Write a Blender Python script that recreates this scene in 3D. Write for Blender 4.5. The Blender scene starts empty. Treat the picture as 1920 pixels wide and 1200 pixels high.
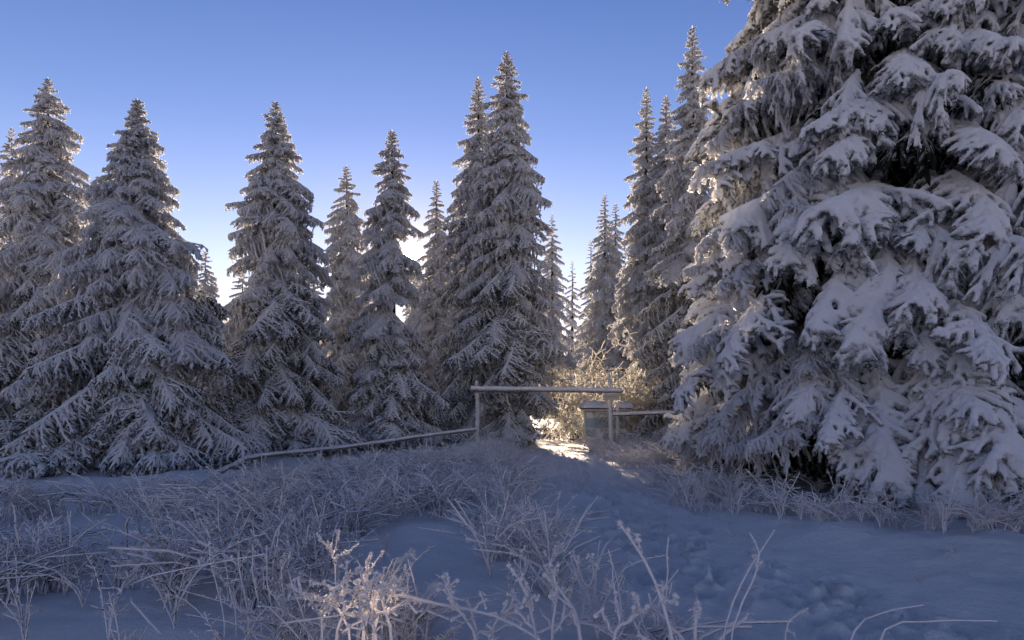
import bpy, math, random
import numpy as np
from mathutils import Vector, Matrix, Euler

R = math.radians
sc = bpy.context.scene
col = sc.collection
rng = np.random.default_rng(11)
random.seed(11)

# ------------------------------------------------------------------ camera
F, HZ, CAMH = 1280.0, 745.0, 1.7           # focal length and horizon row in photograph pixels (1920 wide)
cam_d = bpy.data.cameras.new('camera')
cam = bpy.data.objects.new('camera', cam_d); col.objects.link(cam)
cam.location = (0, 0, CAMH); cam.rotation_euler = (R(90), 0, 0)
cam_d.lens = 24; cam_d.sensor_width = 36; cam_d.shift_y = (HZ - 600) / 1920
cam_d.clip_start = 0.05; cam_d.clip_end = 6000
sc.camera = cam

# ------------------------------------------------------------------ sky and sun
SUN_AZ, SUN_EL = math.atan2(-187, 1280), math.atan2(273, math.hypot(1280, 187))
SUNV = Vector((math.sin(SUN_AZ) * math.cos(SUN_EL), math.cos(SUN_AZ) * math.cos(SUN_EL), math.sin(SUN_EL)))
SKY_TINT = [(0.0, (3.0, 1.62, 1.30)), (.2, (2.6, 1.50, 1.26)), (.36, (1.6, 1.12, 1.14)), (.52, (1.12, .90, 1.05)), (.7, (1.4, 1.0, 1.08)), (1.0, (1.8, 1.1, .98))]
w = bpy.data.worlds.new('World'); sc.world = w; w.use_nodes = True
nt = w.node_tree; N = nt.nodes; L = nt.links
for n in list(N): N.remove(n)
out = N.new('ShaderNodeOutputWorld'); bg = N.new('ShaderNodeBackground')
sky = N.new('ShaderNodeTexSky'); sky.sky_type = 'NISHITA'; sky.sun_disc = False
sky.sun_elevation = SUN_EL; sky.sun_rotation = SUN_AZ
sky.altitude = 1500; sky.air_density = 1.0; sky.dust_density = 0.08; sky.ozone_density = 4.0
bg.inputs[1].default_value = 0.040
# the sun itself and its aureole, seen between the trees
tc = N.new('ShaderNodeTexCoord')
dot = N.new('ShaderNodeVectorMath'); dot.operation = 'DOT_PRODUCT'; dot.inputs[1].default_value = SUNV
L.new(tc.outputs['Generated'], dot.inputs[0])
ac = N.new('ShaderNodeMath'); ac.operation = 'ARCCOSINE'; L.new(dot.outputs['Value'], ac.inputs[0])
disc = N.new('ShaderNodeMapRange'); disc.inputs[1].default_value = R(0.75); disc.inputs[2].default_value = R(0.55)
disc.inputs[3].default_value = 0; disc.inputs[4].default_value = 1; L.new(ac.outputs[0], disc.inputs[0])
gl = N.new('ShaderNodeMath'); gl.operation = 'MULTIPLY'; gl.inputs[1].default_value = -1 / R(1.3); L.new(ac.outputs[0], gl.inputs[0])
ex = N.new('ShaderNodeMath'); ex.operation = 'EXPONENT'; L.new(gl.outputs[0], ex.inputs[0])
hs = N.new('ShaderNodeHueSaturation'); hs.inputs['Saturation'].default_value = 1.0; hs.inputs['Value'].default_value = 1.0
# colour of the winter air: rosy white low down, deeper violet blue overhead, the same all the way round
sx = N.new('ShaderNodeSeparateXYZ'); L.new(tc.outputs['Generated'], sx.inputs[0])
cr = N.new('ShaderNodeValToRGB'); el = cr.color_ramp.elements
while len(el) < len(SKY_TINT): el.new(.5)
for k_, (p_, c_) in enumerate(SKY_TINT): el[k_].position = p_; el[k_].color = (*c_, 1)
L.new(sx.outputs['Z'], cr.inputs[0])
tm = N.new('ShaderNodeVectorMath'); tm.operation = 'MULTIPLY'; L.new(sky.outputs[0], tm.inputs[0]); L.new(cr.outputs[0], tm.inputs[1])
L.new(tm.outputs[0], hs.inputs['Color'])
def vscale(src, colr):
    m = N.new('ShaderNodeVectorMath'); m.operation = 'SCALE'; m.inputs[0].default_value = colr; L.new(src, m.inputs['Scale']); return m.outputs[0]
a1 = N.new('ShaderNodeVectorMath'); a1.operation = 'ADD'
a2 = N.new('ShaderNodeVectorMath'); a2.operation = 'ADD'
L.new(hs.outputs[0], a1.inputs[0]); L.new(vscale(ex.outputs[0], (9.0, 5.2, 2.2)), a1.inputs[1])
L.new(a1.outputs[0], a2.inputs[0]); L.new(vscale(disc.outputs[0], (500, 400, 260)), a2.inputs[1])
L.new(a2.outputs[0], bg.inputs[0]); L.new(bg.outputs[0], out.inputs[0])

sd = bpy.data.lights.new('sun', 'SUN'); so = bpy.data.objects.new('sun', sd); col.objects.link(so)
so.rotation_euler = SUNV.to_track_quat('Z', 'Y').to_euler()
sd.energy = 5.0; sd.angle = R(0.5); sd.color = (1.0, 0.80, 0.58)

sc.view_settings.view_transform = 'Standard'; sc.view_settings.look = 'None'
sc.view_settings.exposure = 1.95; sc.view_settings.gamma = 1.0; sc.view_settings.use_curve_mapping = False
sc.cycles.max_bounces = 9; sc.cycles.diffuse_bounces = 6; sc.cycles.transparent_max_bounces = 6
sc.cycles.sample_clamp_indirect = 4.0
sc.cycles.use_denoising = True

# ------------------------------------------------------------------ helpers
def tag(o, label=None, cat=None, group=None, kind=None):
    if label: o['label'] = label
    if cat: o['category'] = cat
    if group: o['group'] = group
    if kind: o['kind'] = kind
    return o
def empty(name, loc, rz=0):
    o = bpy.data.objects.new(name, None); col.objects.link(o); o.location = loc; o.rotation_euler = (0, 0, rz); o.empty_display_size = .1
    return o
def link(name, me, parent=None, loc=(0, 0, 0), rot=(0, 0, 0), scale=(1, 1, 1)):
    o = bpy.data.objects.new(name, me); col.objects.link(o)
    o.location = loc; o.rotation_euler = rot; o.scale = scale
    if parent: o.parent = parent
    return o
class Geo:
    """collects quads/tris as numpy arrays"""
    def __init__(s): s.v = []; s.q = []; s.t = []; s.qm = []; s.tm = []; s.n = 0
    def add(s, v, q=None, t=None, m=0):
        s.v.append(v)
        if q is not None and len(q): s.q.append(q + s.n); s.qm.append(np.full(len(q), m, np.int32))
        if t is not None and len(t): s.t.append(t + s.n); s.tm.append(np.full(len(t), m, np.int32))
        s.n += len(v)
    def arrays(s):
        v = np.concatenate(s.v); q = np.concatenate(s.q) if s.q else np.zeros((0, 4), int); t = np.concatenate(s.t) if s.t else np.zeros((0, 3), int)
        qm = np.concatenate(s.qm) if s.qm else np.zeros(0, np.int32); tm = np.concatenate(s.tm) if s.tm else np.zeros(0, np.int32)
        return v, q, t, qm, tm
    def mesh(s, name, mats, smooth=True):
        v, q, t, qm, tm = s.arrays()
        return mesh_np(name, v, q, t, np.concatenate([qm, tm]), mats, smooth)
def mesh_np(name, v, q, t, mi, mats, smooth=True):
    me = bpy.data.meshes.new(name)
    me.vertices.add(len(v)); me.vertices.foreach_set('co', np.ascontiguousarray(v, np.float32).ravel())
    idx = np.concatenate([q.ravel(), t.ravel()]).astype(np.int32)
    me.loops.add(len(idx)); me.loops.foreach_set('vertex_index', idx)
    me.polygons.add(len(q) + len(t))
    ls = np.concatenate([np.arange(len(q)) * 4, len(q) * 4 + np.arange(len(t)) * 3]).astype(np.int32)
    me.polygons.foreach_set('loop_start', ls)
    me.update(calc_edges=True)
    for m in mats: me.materials.append(m)
    if len(mats) > 1: me.polygons.foreach_set('material_index', mi.astype(np.int32))
    me.polygons.foreach_set('use_smooth', np.full(len(q) + len(t), smooth))
    me.validate(); return me
def tubes(geo, P, rad, sides=5, m=0, lump=0.0, flat=1.0, r=rng):
    """P (n,k,3) centre lines, rad (n,k): closed tapering tubes"""
    P = np.asarray(P, float); rad = np.asarray(rad, float); n, k, _ = P.shape
    T = np.gradient(P, axis=1); T /= np.linalg.norm(T, axis=2, keepdims=True) + 1e-9
    mt = np.abs(T.mean(1)[:, 2]) > 0.8
    ref = np.where(mt[:, None], [1., 0, 0], [0, 0, 1.])[:, None, :]
    A = np.cross(T, ref); A /= np.linalg.norm(A, axis=2, keepdims=True) + 1e-9
    B = np.cross(A, T)
    an = np.arange(sides) * 2 * math.pi / sides
    rr = rad[:, :, None] * (1 + lump * (r.random((n, k, sides)) * 2 - 1))
    V = P[:, :, None, :] + A[:, :, None, :] * (np.cos(an) * rr)[..., None] + B[:, :, None, :] * (np.sin(an) * rr * flat)[..., None]
    V = V.reshape(n, k * sides, 3)
    tip = P[:, -1] + T[:, -1] * rad[:, -1:] * 0.8
    V = np.concatenate([V, tip[:, None, :]], 1)
    i = np.arange(k - 1)[:, None] * sides; j = np.arange(sides)[None]; j2 = (j + 1) % sides
    q = np.stack([i + j, i + j2, i + sides + j2, i + sides + j], -1).reshape(-1, 4)
    b = (k - 1) * sides; t = np.stack([b + np.arange(sides), b + (np.arange(sides) + 1) % sides, np.full(sides, k * sides)], -1)
    off = (np.arange(n) * (k * sides + 1))[:, None, None]
    geo.add(V.reshape(-1, 3), (q[None] + off).reshape(-1, 4), (t[None] + off).reshape(-1, 3), m)
def spikes(geo, p, d, ln, wd, m=0, r=rng):
    """thin frost needles: one triangle each"""
    n = len(p); d = d / (np.linalg.norm(d, axis=1, keepdims=True) + 1e-9)
    s = np.cross(d, r.normal(size=(n, 3))); s /= np.linalg.norm(s, axis=1, keepdims=True) + 1e-9
    ln = np.broadcast_to(ln, (n,))[:, None]; wd = np.broadcast_to(wd, (n,))[:, None]
    V = np.stack([p - s * wd, p + s * wd, p + d * ln], 1).reshape(-1, 3)
    geo.add(V, None, np.arange(3 * n).reshape(-1, 3), m)
def hash2(i, j, s):
    h = (i * 374761393 + j * 668265263 + s * 1442695041) & 0x7fffffff
    h = ((h ^ (h >> 13)) * 1274126177) & 0x7fffffff
    return ((h ^ (h >> 16)) & 0xffff) / 65535.0
def vnoise(x, y, s=0):
    x = np.asarray(x, float); y = np.asarray(y, float)
    i = np.floor(x).astype(np.int64); j = np.floor(y).astype(np.int64); fx = x - i; fy = y - j
    fx = fx * fx * (3 - 2 * fx); fy = fy * fy * (3 - 2 * fy)
    return (hash2(i, j, s) * (1 - fx) + hash2(i + 1, j, s) * fx) * (1 - fy) + (hash2(i, j + 1, s) * (1 - fx) + hash2(i + 1, j + 1, s) * fx) * fy - 0.5
def fbm(x, y, s=0, o=4):
    r_ = 0; a = 1
    for k in range(o): r_ = r_ + a * vnoise(x * 2 ** k, y * 2 ** k, s + k); a *= .5
    return r_
def sst(a, b, x):
    t = np.clip((x - a) / (b - a), 0, 1); return t * t * (3 - 2 * t)

# ------------------------------------------------------------------ materials
def mat(name):
    m = bpy.data.materials.new(name); m.use_nodes = True
    for n in list(m.node_tree.nodes): m.node_tree.nodes.remove(n)
    return m, m.node_tree.nodes, m.node_tree.links
def noise(N, L, scale, detail=4, rough=.6, vec=None):
    t = N.new('ShaderNodeTexNoise'); t.inputs['Scale'].default_value = scale; t.inputs['Detail'].default_value = detail; t.inputs['Roughness'].default_value = rough
    if vec is not None: L.new(vec, t.inputs['Vector'])
    return t
def ramp(N, L, src, stops):
    r_ = N.new('ShaderNodeValToRGB'); e = r_.color_ramp.elements
    while len(e) < len(stops): e.new(0.5)
    for k, (p, c) in enumerate(stops): e[k].position = p; e[k].color = (*c, 1)
    L.new(src, r_.inputs[0]); return r_
def rime(name, under, lo, hi, snow=(.82, .82, .84), trans=0.35, bump=0.4, scale=30, side=(0, 0, 1), glint=True):
    """white rime and snow on faces turned to 'side', needles or bark (colour 'under') showing elsewhere"""
    m, N, L = mat(name)
    o = N.new('ShaderNodeOutputMaterial'); geo = N.new('ShaderNodeNewGeometry'); tcn = N.new('ShaderNodeTexCoord')
    d = N.new('ShaderNodeVectorMath'); d.operation = 'DOT_PRODUCT'; sv = Vector(side).normalized(); d.inputs[1].default_value = sv
    L.new(geo.outputs['Normal'], d.inputs[0])
    n1 = noise(N, L, scale, 5, .65, tcn.outputs['Object'])
    ad = N.new('ShaderNodeMath'); ad.operation = 'MULTIPLY_ADD'; ad.inputs[1].default_value = 1.7; L.new(n1.outputs[0], ad.inputs[0]); L.new(d.outputs['Value'], ad.inputs[2])
    mr = N.new('ShaderNodeMapRange'); mr.inputs[1].default_value = lo + .85; mr.inputs[2].default_value = hi + .85; L.new(ad.outputs[0], mr.inputs[0])
    mx = N.new('ShaderNodeMix'); mx.data_type = 'RGBA'; mx.inputs['A'].default_value = (*under, 1); mx.inputs['B'].default_value = (*snow, 1)
    L.new(mr.outputs[0], mx.inputs['Factor'])
    df = N.new('ShaderNodeBsdfDiffuse'); df.inputs['Roughness'].default_value = .8; tr = N.new('ShaderNodeBsdfTranslucent')
    L.new(mx.outputs['Result'], df.inputs[0]); L.new(mx.outputs['Result'], tr.inputs[0])
    n2 = noise(N, L, scale * 2.2, 3, .7, tcn.outputs['Object'])
    bp = N.new('ShaderNodeBump'); bp.inputs['Strength'].default_value = bump; bp.inputs['Distance'].default_value = .02; L.new(n2.outputs[0], bp.inputs['Height'])
    L.new(bp.outputs[0], df.inputs['Normal'])
    ms = N.new('ShaderNodeMixShader'); ms.inputs[0].default_value = trans; L.new(df.outputs[0], ms.inputs[1]); L.new(tr.outputs[0], ms.inputs[2])
    L.new(ms.outputs[0], o.inputs[0]); return m
M = {}
M['tree_rime'] = rime('rimed_spruce_needles', (.26, .24, .21), -1.3, -.35, trans=.6, scale=26)
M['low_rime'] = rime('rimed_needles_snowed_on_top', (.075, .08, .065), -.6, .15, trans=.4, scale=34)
M['tree_snow'] = rime('snow_laden_spruce', (.11, .115, .12), -.85, .0, trans=.30, scale=34, bump=.9)
M['needle'] = rime('frosted_needles', (.06, .065, .05), -.2, .9, trans=.3, scale=40)
M['cane'] = rime('rimed_canes', (.05, .04, .03), -.85, -.3, trans=.3, scale=30, side=(-.6, -.3, .75), snow=(.90, .86, .86))
M['grass'] = rime('rimed_grass', (.16, .13, .10), -1.0, -.4, trans=.35, scale=60, side=(-.3, -.1, .9), snow=(.88, .85, .85))
M['shrub'] = rime('rimed_shrub_twigs', (.20, .16, .10), -.9, -.1, trans=.6, scale=60, snow=(.92, .90, .87))
M['dry'] = rime('dry_brown_twigs', (.17, .11, .07), -.1, 1.0, trans=.25, scale=50, snow=(.6, .52, .45))
M['rail'] = rime('rimed_weathered_wood', (.14, .12, .10), -.45, .5, trans=0.05, scale=30, side=(-.4, -.25, .9), snow=(.80, .78, .78))
M['inner'] = rime('dark_spruce_needles', (.03, .035, .025), .0, .9, trans=.3, scale=26)  # dark needles with little frost, for the branches inside the crown
M['bark'] = rime('spruce_bark', (.05, .038, .03), .2, 1.2, trans=0, scale=12)

def snow_mat():
    m, N, L = mat('snow')
    o = N.new('ShaderNodeOutputMaterial'); b = N.new('ShaderNodeBsdfPrincipled'); tcn = N.new('ShaderNodeTexCoord')
    n0 = noise(N, L, .5, 5, .6, tcn.outputs['Object'])
    r0 = ramp(N, L, n0.outputs[0], [(.3, (.68, .67, .68)), (.7, (.77, .76, .76))]); L.new(r0.outputs[0], b.inputs['Base Color'])
    b.inputs['Roughness'].default_value = .75; b.inputs['Specular IOR Level'].default_value = .25
    n1 = noise(N, L, 7, 8, .7, tcn.outputs['Object']); n2 = noise(N, L, 90, 4, .8, tcn.outputs['Object'])
    ad = N.new('ShaderNodeMath'); ad.operation = 'MULTIPLY_ADD'; ad.inputs[1].default_value = .12; L.new(n2.outputs[0], ad.inputs[0]); L.new(n1.outputs[0], ad.inputs[2])
    bp = N.new('ShaderNodeBump'); bp.inputs['Strength'].default_value = .8; bp.inputs['Distance'].default_value = .09; L.new(ad.outputs[0], bp.inputs['Height'])
    L.new(bp.outputs[0], b.inputs['Normal']); L.new(b.outputs[0], o.inputs[0]); return m
M['snow'] = snow_mat()
def plain(name, c, rough=.6, var=.15, scale=8):
    m, N, L = mat(name); o = N.new('ShaderNodeOutputMaterial'); b = N.new('ShaderNodeBsdfPrincipled'); tcn = N.new('ShaderNodeTexCoord')
    n0 = noise(N, L, scale, 5, .65, tcn.outputs['Object'])
    r0 = ramp(N, L, n0.outputs[0], [(.3, tuple(x * (1 - var) for x in c)), (.7, tuple(min(1, x * (1 + var)) for x in c))]); L.new(r0.outputs[0], b.inputs['Base Color'])
    b.inputs['Roughness'].default_value = rough; L.new(b.outputs[0], o.inputs[0]); return m

# ------------------------------------------------------------------ ground
def path_c(y):                                  # centre and half width of the path at distance y
    c = np.interp(y, [-2, 3, 5, 8, 14, 23, 28, 34], [4.2, 3.2, 2.5, 1.75, 1.45, 1.35, 1.2, .6])
    h = np.interp(y, [0, 5, 8, 14, 23, 30], [1.7, 1.6, 1.3, 1.1, 1.05, .9]); return c, h
prints = []
for k in range(330):
    y = rng.uniform(3.5, 22) ** 1.0; c, h = path_c(y); prints.append((c + rng.normal() * h * .38, y, rng.uniform(-.5, .5), rng.uniform(.04, .08)))
def gh0(x, y):
    x = np.asarray(x, float); y = np.asarray(y, float)
    c, h = path_c(y); d = np.abs(x - c) - h
    off = sst(-.1, .9, d)
    z = .10 * off + off * (.16 * fbm(x * .8, y * .8, 3, 4) + .05 * fbm(x * 4, y * 4, 9, 3)) + .035 * fbm(x * .9, y * .6, 5, 3)
    z += .06 * off * sst(-3, -7, x) * sst(25, 12, y) * (0.6 + fbm(x * .5, y * .5, 20, 2))
    return z
def gh(x, y): return float(gh0(x, y))
def build_ground():
    n = 450; u = np.linspace(-1, 1, n); b = 8.0
    xs = 2.0 + 1500 * np.sinh(b * u) / np.sinh(b); ys = 6.0 + 1500 * np.sinh(b * u) / np.sinh(b)
    X, Y = np.meshgrid(xs, ys, indexing='xy'); Z = gh0(X, Y)
    near = (np.abs(X - 2) < 14) & (Y > 2) & (Y < 26)
    c, h = path_c(Y); inp = sst(.15, -.5, np.abs(X - c) - h)
    Z += near * inp * .055 * fbm(X * 5, Y * 3.4, 31, 5)
    for (px, py, a, dp) in prints:
        s = (np.abs(X - px) < .5) & (np.abs(Y - py) < .6)
        dx = X[s] - px; dy = Y[s] - py; ca, sa = math.cos(a), math.sin(a)
        e = ((dx * ca + dy * sa) / .07) ** 2 + ((-dx * sa + dy * ca) / .16) ** 2
        Z[s] += -dp * np.exp(-e ** 1.5) + dp * .45 * np.exp(-(np.sqrt(e) - 1.35) ** 2 * 6)
    V = np.stack([X, Y, Z], -1).reshape(-1, 3)
    i, j = np.meshgrid(np.arange(n - 1), np.arange(n - 1), indexing='ij'); a = i * n + j
    Q = np.stack([a, a + 1, a + n + 1, a + n], -1).reshape(-1, 4)
    cx = V[Q].mean(1); c, h = path_c(cx[:, 1])
    isp = (np.abs(cx[:, 0] - c) < h + .08 * fbm(cx[:, 0] * 2, cx[:, 1] * 2, 40, 2)) & (cx[:, 1] > -1) & (cx[:, 1] < 33)
    for nm, q in (('ground', Q[~isp]), ('path', Q[isp])):
        us, inv = np.unique(q, return_inverse=True)
        me = mesh_np(nm, V[us], inv.reshape(q.shape), np.zeros((0, 3), int), np.zeros(len(q)), [M['snow']])
        tag(link(nm, me), kind='structure')
build_ground()

# ------------------------------------------------------------------ spruce boughs (unit length along +x)
def bough_skeleton(r, pairs, W, hang, tw, droop=.22):
    """axis, side twigs and twiglets as lists of polylines"""
    K = 9; s = np.linspace(0, 1, K)
    wob = r.normal() * .05
    ax = np.stack([s, wob * np.sin(s * 3), .10 * s - droop * s ** 2 + .05 * s ** 4], 1)
    def axp(t): return np.array([np.interp(t, s, ax[:, c]) for c in range(3)])
    side = []; small = []
    for k in range(pairs):
        for sg in (-1, 1):
            t = .10 + .86 * (k + r.uniform(.1, .9)) / pairs
            ln = W * (min(1, t * 2.6) ** .6) * (1 - t) ** .62 * r.choice((.3, .55, .8, 1.0, 1.25)) * r.uniform(.85, 1.15) + .04
            a = R(r.uniform(26, 80)) * (1 - .35 * t)
            b0 = axp(t); u = np.linspace(0, 1, 5)[:, None]
            hd = hang * r.uniform(.5, 1.4)
            dirv = np.array([math.cos(a), sg * math.sin(a), r.uniform(-.12, .10)])
            P = b0 + dirv * u * ln + np.array([0, 0, -1.]) * hd * ln * u ** 1.7 - dirv * u ** 2 * ln * .25 * hd
            P = P + np.cumsum(r.normal(size=P.shape) * .06 * ln, 0) * u
            side.append(P)
            m = max(2, int(ln / tw))
            for q in range(m):
                v = (q + r.uniform(.2, .8)) / m
                b1 = np.array([np.interp(v, u[:, 0], P[:, c]) for c in range(3)])
                T = P[min(4, int(v * 4) + 1)] - P[int(v * 4)]; T /= np.linalg.norm(T)
                nrm = np.cross(T, [0, 0, 1.]); nrm /= np.linalg.norm(nrm) + 1e-6
                for s2 in (-1, 1):
                    l2 = tw * r.uniform(1.1, 2.3) * (1 - .5 * v)
                    dv = T * r.uniform(.5, .9) + nrm * s2 * r.uniform(.5, 1.) + np.array([0, 0, -1]) * r.uniform(0, 1.1) * hang * 1.3 + r.normal(size=3) * .28
                    dv /= np.linalg.norm(dv); w_ = np.linspace(0, 1, 4)[:, None]
                    small.append(b1 + dv * w_ * l2 + np.array([0, 0, -1.]) * hang * .5 * l2 * w_ ** 2)
    return ax, np.array(side), np.array(small)
def rime_bough(seed, pairs=17, W=.42, hang=.8, tw=.045, rad=.0125, fr=5, mt='tree_rime'):
    r = np.random.default_rng(seed); g = Geo()
    ax, side, small = bough_skeleton(r, pairs, W, hang, tw)
    tubes(g, ax[None], np.linspace(.02, .008, 9)[None] * 1.1, 6, 0, .3, r=r)
    tubes(g, side, np.linspace(1.25, .8, 5)[None] * rad * r.uniform(.8, 1.3, (len(side), 1)), 5, 0, .45, r=r)
    tubes(g, small, np.array([[.9, 1.15, 1.0, .55]]) * rad * r.uniform(.7, 1.3, (len(small), 1)), 4, 0, .5, r=r)
    allp = np.concatenate([small[:, 1:].reshape(-1, 3), side[:, 1:].reshape(-1, 3)])
    pick = r.integers(0, len(allp), len(allp) * fr // 3)
    spikes(g, allp[pick] + r.normal(size=(len(pick), 3)) * rad * .3, r.normal(size=(len(pick), 3)) + [0.3, 0, -.1], rad * r.uniform(1.5, 3.2, len(pick)), rad * .45, 0, r)
    me = g.mesh('rimed_bough', [M[mt]]); return me
def snow_bough(seed, pairs=12, W=.42, hang=.5, tw=.075, rad=.026, vox=.0082):
    """snow pad with finger-like twig ends: thick tubes fused into one skin, green twigs under it"""
    r = np.random.default_rng(seed); g = Geo()
    ax, side, small = bough_skeleton(r, pairs, W, hang, tw, .26)
    tubes(g, ax[None], np.linspace(.034, .022, 9)[None], 8, 0, .1, r=r)
    tubes(g, side, np.linspace(1.25, .85, 5)[None] * rad * r.uniform(.8, 1.25, (len(side), 1)), 7, 0, .15, r=r)
    tubes(g, small, np.array([[.95, 1.05, .95, .6]]) * rad * .82 * r.uniform(.75, 1.25, (len(small), 1)), 6, 0, .2, r=r)
    me0 = g.mesh('tmp', [M['tree_snow']]); o = bpy.data.objects.new('tmp', me0); col.objects.link(o)
    md = o.modifiers.new('r', 'REMESH'); md.mode = 'VOXEL'; md.voxel_size = vox; md.use_smooth_shade = True
    sm = o.modifiers.new('s', 'SMOOTH'); sm.factor = .5; sm.iterations = 2
    dg = bpy.context.evaluated_depsgraph_get(); me = bpy.data.meshes.new_from_object(o.evaluated_get(dg))
    bpy.data.objects.remove(o); bpy.data.meshes.remove(me0)
    n = len(me.vertices); co = np.empty(n * 3, np.float32); me.vertices.foreach_get('co', co)
    no = np.empty(n * 3, np.float32); me.vertex_normals.foreach_get('vector', no); co = co.reshape(-1, 3); no = no.reshape(-1, 3)
    dsp = .5 * fbm(co[:, 0] * 28, co[:, 1] * 28 + co[:, 2] * 40, seed, 3) * .016
    up = np.clip(no[:, 2], 0, 1)[:, None]
    co = co + no * dsp[:, None] + np.array([0, 0, .012]) * up
    g2 = Geo(); pl = np.empty(len(me.polygons), np.int32); me.polygons.foreach_get('loop_total', pl)
    li = np.empty(len(me.loops), np.int32); me.loops.foreach_get('vertex_index', li)
    if (pl == 4).all(): g2.add(co, li.reshape(-1, 4).astype(int), None, 0)
    else:
        ls = np.empty(len(pl), np.int32); me.polygons.foreach_get('loop_start', ls)
        q = np.array([li[a:a + 4] for a in ls[pl == 4]]); t = np.array([li[a:a + 3] for a in ls[pl == 3]]); g2.add(co, q.astype(int), t.astype(int), 0)
    allp = np.concatenate([small[:, 1:].reshape(-1, 3), side[:, 1:].reshape(-1, 3)])
    pick = r.integers(0, len(allp), len(allp) * 3)
    spikes(g2, allp[pick] - [0, 0, rad * .55], r.normal(size=(len(pick), 3)) * .7 + [0.5, 0, -.55], r.uniform(.02, .045, len(pick)), .003, 1, r)
    pick = np.nonzero(no[:, 2] < .25)[0]; pick = pick[r.integers(0, len(pick), 2600)]
    spikes(g2, co[pick], no[pick] + r.normal(size=(2600, 3)) * .5, r.uniform(.006, .016, 2600), .003, 0, r)
    bpy.data.meshes.remove(me)
    return g2.mesh('snowy_bough', [M['tree_snow'], M['needle']])
RIME_X = [rime_bough(160 + k, 30, .36, h, .030, .0075) for k, h in enumerate((.6, .85, 1.1))]
RIME_L = [rime_bough(100 + k, 21, .38, h, .040, .0115) for k, h in enumerate((.5, .7, .95, 1.15, .8))]
RIME_M = [rime_bough(120 + k, 13, .44, h, .060, .019) for k, h in enumerate((.45, .7, 1.0))]
RIME_S = [rime_bough(140 + k, 7, .50, h, .10, .036) for k, h in enumerate((.3, .55, .8))]
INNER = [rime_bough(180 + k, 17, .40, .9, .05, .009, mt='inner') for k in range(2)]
SNOW_L = [snow_bough(200 + k, p_, w_, h, t_, r_) for k, (p_, w_, h, t_, r_) in enumerate(
    ((12, .48, .45, .075, .0225), (12, .52, .60, .080, .0235), (13, .40, .75, .07, .0205), (12, .46, .95, .075, .0195), (11, .54, .35, .085, .0245), (13, .36, .6, .07, .0185)))]

# ------------------------------------------------------------------ spruces
def P3(px, Y): return (px - 960) / F * Y
def top_z(py, Y): return CAMH + (HZ - py) / F * Y
GAPS = [((0, 0, 1.7), .15, .12), ((-1.0, 3.6, .6), .13, .10), ((3.2, 24.8, 2.8), .6, .2), ((4.3, 24.8, 2.2), .55, .2), ((1.3, 24.0, .1), .3, .2), ((1.9, 24.3, .1), .4, .2), ((1.6, 23.2, 0), .25, .15), ((2.2, 24.6, 1.6), .5, .3), ((3.6, 24.6, 1.4), .5, .3)]
def blocks(o, az, p, ln):
    """would this bough close one of the gaps that the low sun shines through"""
    c = math.cos(p); pts = [Vector(o) + Vector((math.cos(az) * c, math.sin(az) * c, math.sin(p) - .2 * u)) * (u * ln) for u in (.1, .3, .5, .7, .9, 1.05)]
    for t, r0, kw in GAPS:
        t = Vector(t)
        for u, q in zip((.3, .6, 1, 1, .7, .3), pts):
            d = q - t; a = d.dot(SUNV)
            if a > 0 and (d - SUNV * a).length < r0 + kw * u * min(ln, 2): return True
    return False
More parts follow.
